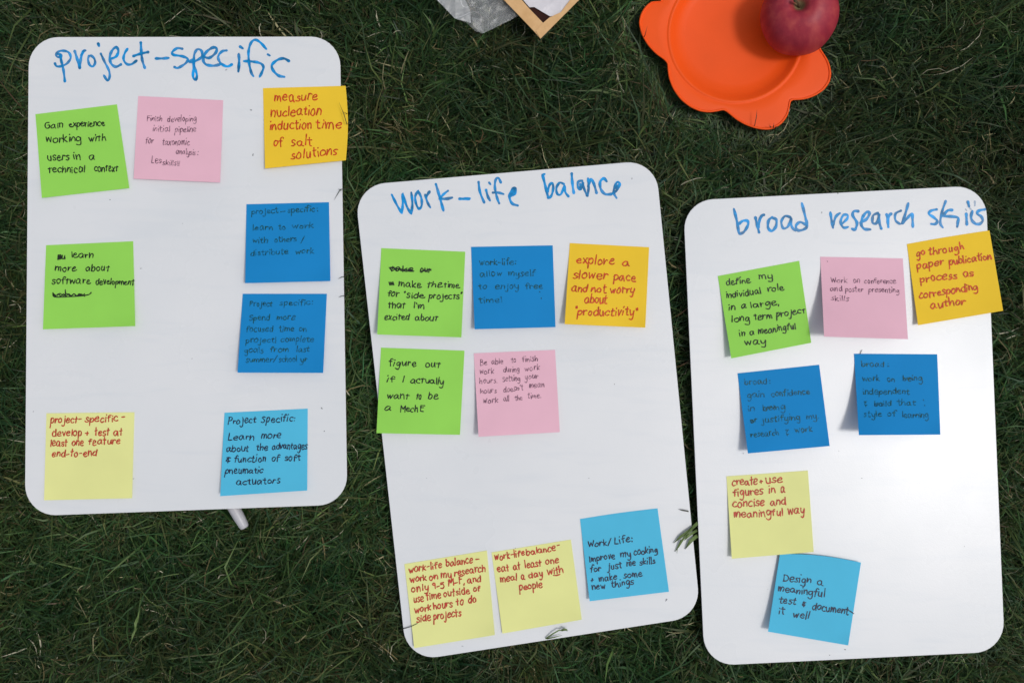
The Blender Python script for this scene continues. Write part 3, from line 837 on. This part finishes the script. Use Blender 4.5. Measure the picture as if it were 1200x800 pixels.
apart('stem', mesh('stem', V, F, True), m_plain('apple_stem', (0.09, 0.055, 0.025), 0.8, 0.3, 400))
ap.rotation_euler = (math.radians(-9), math.radians(-13), math.radians(20))
ap.location.x += 0.0035
ap.location.y -= 0.001
ap.scale = (0.95,) * 3

# ------------------------------------------------------------------ crumpled clear bag
def m_film(name, opac, tint):
    m, n, b = new_mat(name)
    out = n.nodes['Material Output']
    tr = n.nodes.new('ShaderNodeBsdfTransparent')
    gl = n.nodes.new('ShaderNodeBsdfGlossy')
    gl.inputs['Roughness'].default_value = 0.4
    df = n.nodes.new('ShaderNodeBsdfDiffuse')
    df.inputs['Color'].default_value = (*tint, 1)
    t = noise(n, 24, 2, 0.5)
    bp = n.nodes.new('ShaderNodeBump')
    bp.inputs['Strength'].default_value = 0.5
    bp.inputs['Distance'].default_value = 0.003
    n.links.new(t.outputs[0], bp.inputs['Height'])
    n.links.new(bp.outputs[0], gl.inputs['Normal'])
    n.links.new(bp.outputs[0], df.inputs['Normal'])
    m1 = n.nodes.new('ShaderNodeMixShader')
    wv = noise(n, 34, 1, 0.5)
    wv.inputs['Distortion'].default_value = 0.8
    rr_ = ramp(n, wv.outputs[0], [(0.485, (opac,) * 3), (0.497, (min(1, opac * 2.2),) * 3), (0.509, (opac,) * 3)])
    n.links.new(rr_.outputs[0], m1.inputs[0])
    n.links.new(tr.outputs[0], m1.inputs[1])
    n.links.new(df.outputs[0], m1.inputs[2])
    m2 = n.nodes.new('ShaderNodeMixShader')
    fr = n.nodes.new('ShaderNodeFresnel')
    fr.inputs['IOR'].default_value = 1.5
    n.links.new(bp.outputs[0], fr.inputs['Normal'])
    n.links.new(fr.outputs[0], m2.inputs[0])
    n.links.new(m1.outputs[0], m2.inputs[1])
    n.links.new(gl.outputs[0], m2.inputs[2])
    n.links.new(m2.outputs[0], out.inputs[0])
    return m
from mathutils import noise as mn
def sheet(name, poly, z, amp, mat, parent, cell=2.2, seed=0, freq=60, thick=0.0):
    """crumpled sheet inside a photo-plane polygon"""
    bm = bmesh.new()
    vs_ = [bm.verts.new((*poly[i], 0)) for i in range(len(poly))]
    bm.faces.new(vs_)
    xs_ = [p[0] for p in poly]
    ys_ = [p[1] for p in poly]
    c = min(xs_) + cell
    while c < max(xs_):
        bmesh.ops.bisect_plane(bm, geom=bm.verts[:] + bm.edges[:] + bm.faces[:], plane_co=(c, 0, 0), plane_no=(1, 0, 0))
        c += cell
    c = min(ys_) + cell
    while c < max(ys_):
        bmesh.ops.bisect_plane(bm, geom=bm.verts[:] + bm.edges[:] + bm.faces[:], plane_co=(0, c, 0), plane_no=(0, 1, 0))
        c += cell
    bmesh.ops.triangulate(bm, faces=bm.faces[:])
    for v in bm.verts:
        q = P(v.co.x, v.co.y, z)
        s = Vector((q.x * freq, q.y * freq, seed))
        n1 = 1 - abs(mn.noise(s)) * 2.4
        n2 = 1 - abs(mn.noise(s * 2.3 + Vector((7, 3, 1)))) * 2.2
        v.co = P(v.co.x, v.co.y, z + amp * (n1 + .45 * n2) * .6)
    bmesh.ops.recalc_face_normals(bm, faces=bm.faces[:])
    me = bpy.data.meshes.new(name)
    bm.to_mesh(me)
    bm.free()
    o = obj(name, me, mat, parent)
    if thick:
        md = o.modifiers.new('thickness', 'SOLIDIFY')
        md.thickness = thick
        md.offset = -1
    return o
bagz = 0.040
pb = thing('plastic_bag', P(560, -10, 0.03), 'crumpled clear plastic bag lying on the grass beside the tan paper bag', 'plastic bag')
sheet('lower_film', [(511, 0), (520, 9), (533, 22), (547, 27), (557, 37), (566, 39.5), (580, 33), (600, 23), (616, 14), (640, -30), (610, -80), (540, -90), (500, -40)],
      bagz - .004, 0.004, m_film('clear_film_lower', 0.14, (0.75, 0.78, 0.8)), pb, 2.4, 1, 34)
sheet('upper_film', [(510, -2), (520, 8), (533, 22), (552, 27), (551, 12), (545, 0), (535, -30), (500, -40)],
      bagz + .006, 0.0022, m_film('clear_film_fold', 0.36, (0.8, 0.82, 0.85)), pb, 2.4, 4, 80)
sheet('side_film', [(553, 28), (560, 37), (566, 39), (580, 32.6), (606, 19), (597, 0), (570, -40), (540, -50), (538, -5), (550, 8)],
      bagz + .003, 0.0035, m_film('clear_film_side', 0.10, (0.75, 0.78, 0.8)), pb, 2.4, 8, 42)

# ------------------------------------------------------------------ tan paper bag
def m_kraft():
    m, n, b = new_mat('tan_paper')
    t = noise(n, 70, 6, 0.7)
    r = ramp(n, t.outputs[0], [(0.3, (0.62, 0.36, 0.15)), (0.7, (0.76, 0.48, 0.23))])
    n.links.new(r.outputs[0], b.inputs['Base Color'])
    b.inputs['Roughness'].default_value = 0.7
    bump(n, b, t.outputs[0], 0.3, 0.001)
    return m
M_KRAFT = m_kraft()
kz = 0.046
kb = thing('paper_bag', P(633, 46, kz), 'corner of a tan paper bag with crinkled white paper showing inside', 'paper bag')
sheet('edge_strip', [(633.3, 45.9), (626.5, 38), (608.4, 19), (590, 0), (532, -60), (553, -60), (611, 0), (620, 10.5), (636.4, 27.4), (627.7, 37.3)],
      kz + .0012, 0.0008, M_KRAFT, kb, 5, 3, 12, 0.0008)
sheet('edge_strip', [(633.3, 45.9), (679, 0), (739, -60), (726, -60), (668.5, 0), (657, 15), (644, 21), (636.4, 27.4), (628, 37)],
      kz + .0018, 0.0008, M_KRAFT, kb, 5, 5, 12, 0.0008)
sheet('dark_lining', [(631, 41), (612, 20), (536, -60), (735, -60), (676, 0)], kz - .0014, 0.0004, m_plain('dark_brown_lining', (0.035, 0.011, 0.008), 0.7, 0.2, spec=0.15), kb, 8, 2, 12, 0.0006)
sheet('white_paper', [(611, -2), (620.5, 9.0), (626, 8.6), (644.6, 19.6), (657, 17), (664, 9), (672, 0), (690, -30), (640, -55), (590, -40)],
      kz + .0002, 0.0011, m_plain('white_tissue', (0.70, 0.68, 0.72), 0.5, 0.05, 60, 300, 0.4, 0.001), kb, 2.5, 6, 45, 0.0002)
sheet('back_panel', [(633, 44.5), (534, -58), (737, -58)], kz - .004, 0.0004, M_KRAFT, kb, 12, 9, 12, 0.0008)

# ------------------------------------------------------------------ marker pen under the left board
mk = thing('marker_pen', P(284, 612, 0.0235), 'pale grey rounded end of a pen poking out from under the left whiteboard', 'pen')
d = (P(286.5, 618.5, .024) - P(273, 594, .024)).normalized()
e0 = P(287.2, 618.5, .0245)
side_ = d.cross(Vector((0, 0, 1)))
def lathe(name, st, mat):
    V, F = [], []
    for (l, r) in st:
        for k in range(20):
            a = 2 * math.pi * k / 20
            V.append(e0 - d * l + side_ * r * math.cos(a) + Vector((0, 0, 1)) * r * math.sin(a))
    for k in range(len(st) - 1):
        for i in range(20):
            a, b = k * 20 + i, k * 20 + (i + 1) % 20
            F.append((a, b, b + 20, a + 20))
    F.append(tuple(range(20))[::-1])
    F.append(tuple(range((len(st) - 1) * 20, len(st) * 20)))
    return obj(name, mesh(name, V, F, True), mat, mk)
M_MK = m_plain('pale_grey_plastic', (0.52, 0.52, 0.56), 0.4, 0.04)
lathe('cap', [(0, .0028), (.0008, .0038), (.003, .0045), (.012, .0052), (.025, .0056), (.046, .0058), (.0465, .0050)], M_MK)
lathe('barrel', [(.0465, .0050), (.050, .0053), (.12, .0053), (.123, .0045), (.124, .003)], M_MK)

# ------------------------------------------------------------------ grass
def m_grass():
    m, n, b = new_mat('grass_blades')
    at = n.nodes.new('ShaderNodeAttribute')
    at.attribute_name = 'tint'
    n.links.new(at.outputs['Color'], b.inputs['Base Color'])
    b.inputs['Roughness'].default_value = 0.5
    b.inputs['Specular IOR Level'].default_value = 0.35
    tr = n.nodes.new('ShaderNodeBsdfTranslucent')
    n.links.new(at.outputs['Color'], tr.inputs[0])
    mx = n.nodes.new('ShaderNodeMixShader')
    mx.inputs[0].default_value = 0.22
    n.links.new(b.outputs[0], mx.inputs[1])
    n.links.new(tr.outputs[0], mx.inputs[2])
    n.links.new(mx.outputs[0], n.nodes['Material Output'].inputs[0])
    return m
M_GRASS = m_grass()
kraft_poly = [tuple(P(*q, 0.03)[:2]) for q in [(635, 48), (534, -58), (739, -60), (681, 2)]]
film_poly = [tuple(P(*q, 0.03)[:2]) for q in [(508, 0), (533, 24), (557, 39), (566, 41), (610, 22), (640, -30), (610, -80), (540, -90), (500, -40)]]
pen_poly = [tuple(P(*q, .024)[:2]) for q in [(262, 590), (280, 588), (301, 614), (290, 632), (278, 622)]]
OBST = [(b, BOARD_TOP - 0.0042) for b in board_world] + [(plate_poly, PZ - 0.0035), (kraft_poly, 0.040), (film_poly, 0.034), (pen_poly, 0.015)]
def vnoise(x, y, f, seed):
    r = np.random.RandomState(seed)
    out = 0
    for i in range(5):
        a = r.uniform(0, 6.28)
        ff = f * r.uniform(.6, 1.6)
        out = out + np.sin((x * np.cos(a) + y * np.sin(a)) * ff + r.uniform(0, 6.28) + 1.3 * np.sin((y * np.cos(a) - x * np.sin(a)) * ff * .7 + r.uniform(0, 6)))
    return out / 5
def grass(name, label, n, rect, hole, wid, lng, seed, seg=3, straw=0.06, wildness=0.05):
    r = np.random.RandomState(seed)
    x = r.uniform(rect[0], rect[1], n)
    y = r.uniform(rect[2], rect[3], n)
    keep = np.ones(n, bool)
    if hole:
        keep &= ~((x > hole[0]) & (x < hole[1]) & (y > hole[2]) & (y < hole[3]))
    for poly, z in OBST[:3]:                     # nothing grows far under the boards
        c = np.mean(np.array(poly), axis=0)
        inner = [tuple(c + (np.array(p) - c) * 0.86) for p in poly]
        keep &= ~inside(x, y, inner)
    x, y = x[keep], y[keep]
    n = len(x)
    # tufts: pull roots together a little
    cx = np.round(x / .011 + .5 * np.sin(y * 300)) * .011
    cy = np.round(y / .011 + .5 * np.sin(x * 280)) * .011
    pull = r.uniform(0, .7, n)
    x = x + (cx - x) * pull
    y = y + (cy - y) * pull
    big = vnoise(x, y, 14, seed + 1)
    mid = vnoise(x, y, 45, seed + 2)
    L = lng * np.exp(r.normal(0, .33, n)) * (1 + .3 * big + .3 * mid)
    W = wid * np.exp(r.normal(0, .32, n))
    az = r.uniform(0, 2 * np.pi, n)
    flow = 2.4 * vnoise(x, y, 22, seed + 3)
    sel = r.uniform(0, 1, n) < .45
    az = np.where(sel, flow + r.normal(0, .5, n), az)
    th0 = np.radians(np.abs(r.normal(22, 20, n)))
    bend = np.radians(np.abs(r.normal(55, 26, n)))
    wild = r.uniform(0, 1, n) < wildness
    L = np.where(wild, L * 1.35, L)
    W = np.where(wild, W * 1.35, W)
    isst = r.uniform(0, 1, n) < straw * (1 + .9 * np.clip(mid + big, -1, 1.5))
    th0 = np.where(isst, np.radians(r.uniform(35, 85, n)), th0)
    bend = np.where(isst, np.radians(r.uniform(0, 35, n)), bend)
    W = np.where(isst, W * .6, W)
    L = np.where(isst, L * r.uniform(.12, .8, n) ** 1.1, L)
    z0 = np.where(isst, r.uniform(0, .022, n), 0)
    rows = seg + 1
    cxp, cyp, czp = x.copy(), y.copy(), z0.copy()
    nv = seg * 2 + 1
    co = np.zeros((n, nv, 3))
    tw = r.normal(0, .5, n)
    azk = az.copy()
    kink = np.where(isst, r.normal(0, .5, n), r.normal(0, .25, n))
    for k in range(rows):
        t = k / seg
        px, py = -np.sin(azk + tw * t), np.cos(azk + tw * t)
        ww = W * .5 * (1 - t ** 2.2) * (0.75 + .5 * min(t * 2, 1))
        if k < seg:
            co[:, 2 * k, 0] = cxp + px * ww
            co[:, 2 * k, 1] = cyp + py * ww
            co[:, 2 * k, 2] = czp
            co[:, 2 * k + 1, 0] = cxp - px * ww
            co[:, 2 * k + 1, 1] = cyp - py * ww
            co[:, 2 * k + 1, 2] = czp + W * .25 * np.sin(tw * 2)
        else:
            co[:, 2 * k, 0], co[:, 2 * k, 1], co[:, 2 * k, 2] = cxp, cyp, czp
        a = th0 + bend * (t + .5 / seg)
        azk = azk + kink
        cxp = cxp + np.cos(azk) * np.sin(a) * L / seg
        cyp = cyp + np.sin(azk) * np.sin(a) * L / seg
        czp = czp + np.cos(a) * L / seg
    co[:, :, 2] = np.maximum(co[:, :, 2], .001)
    flat = co.reshape(-1, 3)
    for poly, z in OBST:
        ins = inside(flat[:, 0], flat[:, 1], poly)
        lim = z - r.uniform(.001, .005, len(flat))
        flat[:, 2] = np.where(ins, np.minimum(flat[:, 2], lim), flat[:, 2])
    # near a board the turf is pressed down, so the white edges stay clear
    for poly, z in OBST[:6]:
        c = np.mean(np.array(poly), axis=0)
        outer = [tuple(c + (np.array(p) - c) * (1 + .011 / np.linalg.norm(np.array(p) - c))) for p in poly]
        ins = inside(flat[:, 0], flat[:, 1], outer).reshape(n, nv).any(axis=1)
        ins = np.repeat(ins & (r.uniform(0, 1, n) < .996), nv)
        flat[:, 2] = np.where(ins, np.minimum(flat[:, 2], z - np.repeat(r.uniform(.0002, .009, n), nv)), flat[:, 2])
    base = np.array([[.020, .050, .016], [.028, .066, .019], [.042, .078, .024], [.055, .088, .026], [.024, .058, .024], [.062, .074, .028]])
    ci = r.randint(0, 6, n)
    col = base[ci] * 1.12 * np.exp(r.normal(0, .38, n))[:, None] * (1 + .38 * big)[:, None]
    col[:, 0] *= 1 + .4 * np.clip(mid, -1, 1)
    lush = np.clip(vnoise(x, y, 9, seed + 7) * 1.6, -1, 1)
    col *= (1.06 + .26 * lush)[:, None]
    col[:, 1] *= 1.05 + .06 * lush
    sc = np.array([[.36, .33, .18], [.22, .18, .08], [.12, .075, .035], [.55, .52, .38], [.10, .06, .03]])[r.choice(5, n, p=[.26, .25, .2, .14, .15])]
    col = np.where(isst[:, None], sc * np.exp(r.normal(0, .2, n))[:, None], col)
    colv = np.repeat(col[:, None, :], nv, axis=1)
    tl = np.repeat(np.arange(seg), 2) / seg
    faces = []
    idx = np.arange(n)[:, None] * nv
    quads = np.concatenate([idx + np.array([2 * k, 2 * k + 1, 2 * k + 3, 2 * k + 2]) for k in range(seg - 1)], axis=1).reshape(-1, 4)
    tris = (idx + np.array([2 * seg - 2, 2 * seg - 1, 2 * seg])).reshape(-1, 3)
    me = bpy.data.meshes.new(name)
    me.vertices.add(n * nv)
    me.vertices.foreach_set('co', flat.astype(np.float32).ravel())
    nl = quads.size + tris.size
    me.loops.add(nl)
    me.loops.foreach_set('vertex_index', np.concatenate([quads.ravel(), tris.ravel()]).astype(np.int32))
    nf = len(quads) + len(tris)
    me.polygons.add(nf)
    ls = np.concatenate([np.arange(len(quads)) * 4, quads.size + np.arange(len(tris)) * 3]).astype(np.int32)
    me.polygons.foreach_set('loop_start', ls)
    me.polygons.foreach_set('use_smooth', np.ones(nf, bool))
    me.update(calc_edges=True)
    ca = me.color_attributes.new('tint', 'FLOAT_COLOR', 'POINT')
    rgba = np.ones((n * nv, 4), np.float32)
    rgba[:, :3] = colv.reshape(-1, 3)
    ca.data.foreach_set('color', rgba.ravel())
    o = obj(name, me, M_GRASS)
    o['kind'] = 'stuff'
    tag(o, label, 'grass')
    return o
grass('grass', 'dark green lawn grass matted with a few dry straws, around the boards', 350000, (-.58, .58, -.42, .42), None, .00118, .031, 11)
grass('grass', 'the same dark green lawn farther out, beyond the picture', 90000, (-1.5, 1.5, -1.3, 1.3), (-.57, .57, -.41, .41), .0026, .04, 21, 2, .03, 0)

# single blades and stalks that lie over board edges
M_BLADE = m_plain('fresh_blade', (0.15, 0.23, 0.07), 0.5, 0.3, 150, 0, 0, 0, 0.4, 0.2)
M_STALK = m_plain('dark_stalk', (0.03, 0.035, 0.018), 0.6, 0.3, 150)
def blade(name, label, strokes, mat, cat='stalk'):
    """strokes: list of (points [(px,py,z mm over board)], width px)"""
    V, F = [], []
    for pts, wd in strokes:
        base = len(V)
        n = len(pts)
        for i, (x, y, z) in enumerate(pts):
            a, b = pts[max(0, i - 1)], pts[min(n - 1, i + 1)]
            tx, ty = b[0] - a[0], b[1] - a[1]
            l = math.hypot(tx, ty)
            t = i / (n - 1)
            ww = wd / 2 * (1.0 if t < .7 else max(.12, (1 - t) / .3))
            nx_, ny_ = -ty / l * ww, tx / l * ww
            zz = BOARD_TOP + z / 1000
            V += [P(x + nx_, y + ny_, zz), P(x, y, zz - .00025 * wd), P(x - nx_, y - ny_, zz)]
        for i in range(n - 1):
            j = base + 3 * i
            F += [(j, j + 1, j + 4, j + 3), (j + 1, j + 2, j + 5, j + 4)]
    o = obj(name, mesh(name, V, F, True), mat)
    md = o.modifiers.new('thickness', 'SOLIDIFY')
    md.thickness = 0.00015
    tag(o, label, cat)
    return o
blade('grass_tuft', 'small tuft of pale green blades reaching over the right edge of the middle board', [
  ([(822, 606, -20), (817, 613, 1), (806, 623, 4), (797, 629, 3), (789.5, 636, 1.5)], 3.6), ([(821, 612, -20), (812, 618, 4), (800, 632, 4), (795, 640, 2), (791, 646, 1)], 2.6),
  ([(824, 624, -20), (816, 628, 2), (809, 634, 3), (803, 643, 1.5)], 4.2), ([(823, 618, -20), (815, 622, 3), (806, 628, 5), (802, 633, 3)], 3.0), ([(798, 632, 3), (794, 641, 2), (793.5, 648, 1)], 1.0)], M_BLADE)
blade('dry_stalk', 'thin dark blade crossing the middle board edge just above the green tuft', [([(812, 601, -12), (806, 598.6, 2), (800, 597.6, 3), (795, 596.5, 1)], 1.5)], M_STALK)
blade('dry_stalk', 'forked seed stalk lying over the bottom edge of the middle board below the yellow note', [
  ([(634, 752, -20), (640, 747.5, 2), (648, 742, 4), (655, 738, 5), (660, 738.3, 4), (666, 738.2, 3)], 1.6), ([(641, 748, 1), (650, 746, 3), (659, 743.8, 3)], 1.4),
  ([(658, 738.4, 4.6), (661, 736.6, 5), (664, 737.5, 4), (665, 739, 3)], 2.4)], M_BLADE)
blade('dry_stalk', 'fine dark stalk lying over the middle board at its lower left corner', [([(466, 738, -15), (473, 736, 1), (480, 734.2, 2), (488, 730.5, 2), (492, 727.5, 1)], 0.9)], M_STALK)
blade('dry_stalk', 'thin dark stalk with a side shoot, hooked over the golden note on the left board', [
  ([(409, 150, -10), (406, 144, 8), (403, 134, 8), (397.2, 120, 6)], 0.9), ([(407, 133.5, 4), (401.5, 131, 8)], 0.9)], M_STALK)
blade('dry_stalk', 'bent dark stalk crossing the board edge just above the upper blue note', [
  ([(412, 219, -12), (405, 221.5, 1), (399, 222, 3), (396, 227, 2.5), (391.5, 234.5, 1)], 1.0), ([(400, 223.5, 2), (396.5, 221, 2)], 0.9)], M_STALK)
blade('dry_stalk', 'short dark stalk over the left board edge, low beside the upper blue note', [([(409, 322, -12), (404, 324, 1), (400, 324.8, 2), (396, 327, 1)], 0.9)], M_STALK)
blade('dry_stalk', 'short dark stalk over the left board edge beside the lower blue note', [([(409, 345.5, -12), (404, 346.5, 1), (400, 347, 2), (396.5, 348.5, 1)], 0.8)], M_STALK)
blade('dry_stalk', 'tiny dark stalk lying on the right board at the top of the blue note', [([(1008, 414.6, .6), (1009.6, 411, 1.2), (1011, 409.5, 1)], 0.7)], M_STALK)
blade('dry_stalk', 'thin upright stalk lying over the left petal of the orange plate', [([(752, 49, -14), (756, 41, 2), (758.5, 31, 4)], 0.9)], M_STALK)
blade('dry_stalk', 'dark blade poking up over the bottom petal of the orange plate', [([(882, 153, -16), (884.6, 146, 1), (886.6, 136, 4), (887, 129, 4)], 0.9)], M_STALK)
blade('dry_stalk', 'small dark tuft at the tip of the bottom petal of the orange plate', [
  ([(905, 154, -16), (906.4, 149, 0), (907, 144, 2)], 1.2), ([(903, 153, -16), (903.5, 149, 0), (901, 146.6, 2)], 1.1), ([(907, 153, -16), (909, 149, 0), (911.6, 148, 2)], 1.1)], M_STALK)

blade('seed_stalk', 'green seed head standing out of the grass below the left board', [
  ([(166, 688, -22), (165, 700, -8), (162, 722, 0), (157, 742, 3), (151, 758, 3)], 1.6), ([(162, 722, 0), (158.5, 730, 3), (158, 738, 3)], 3.0), ([(160, 735, 1), (155.5, 744, 4), (154, 751, 4)], 2.6)], M_BLADE)
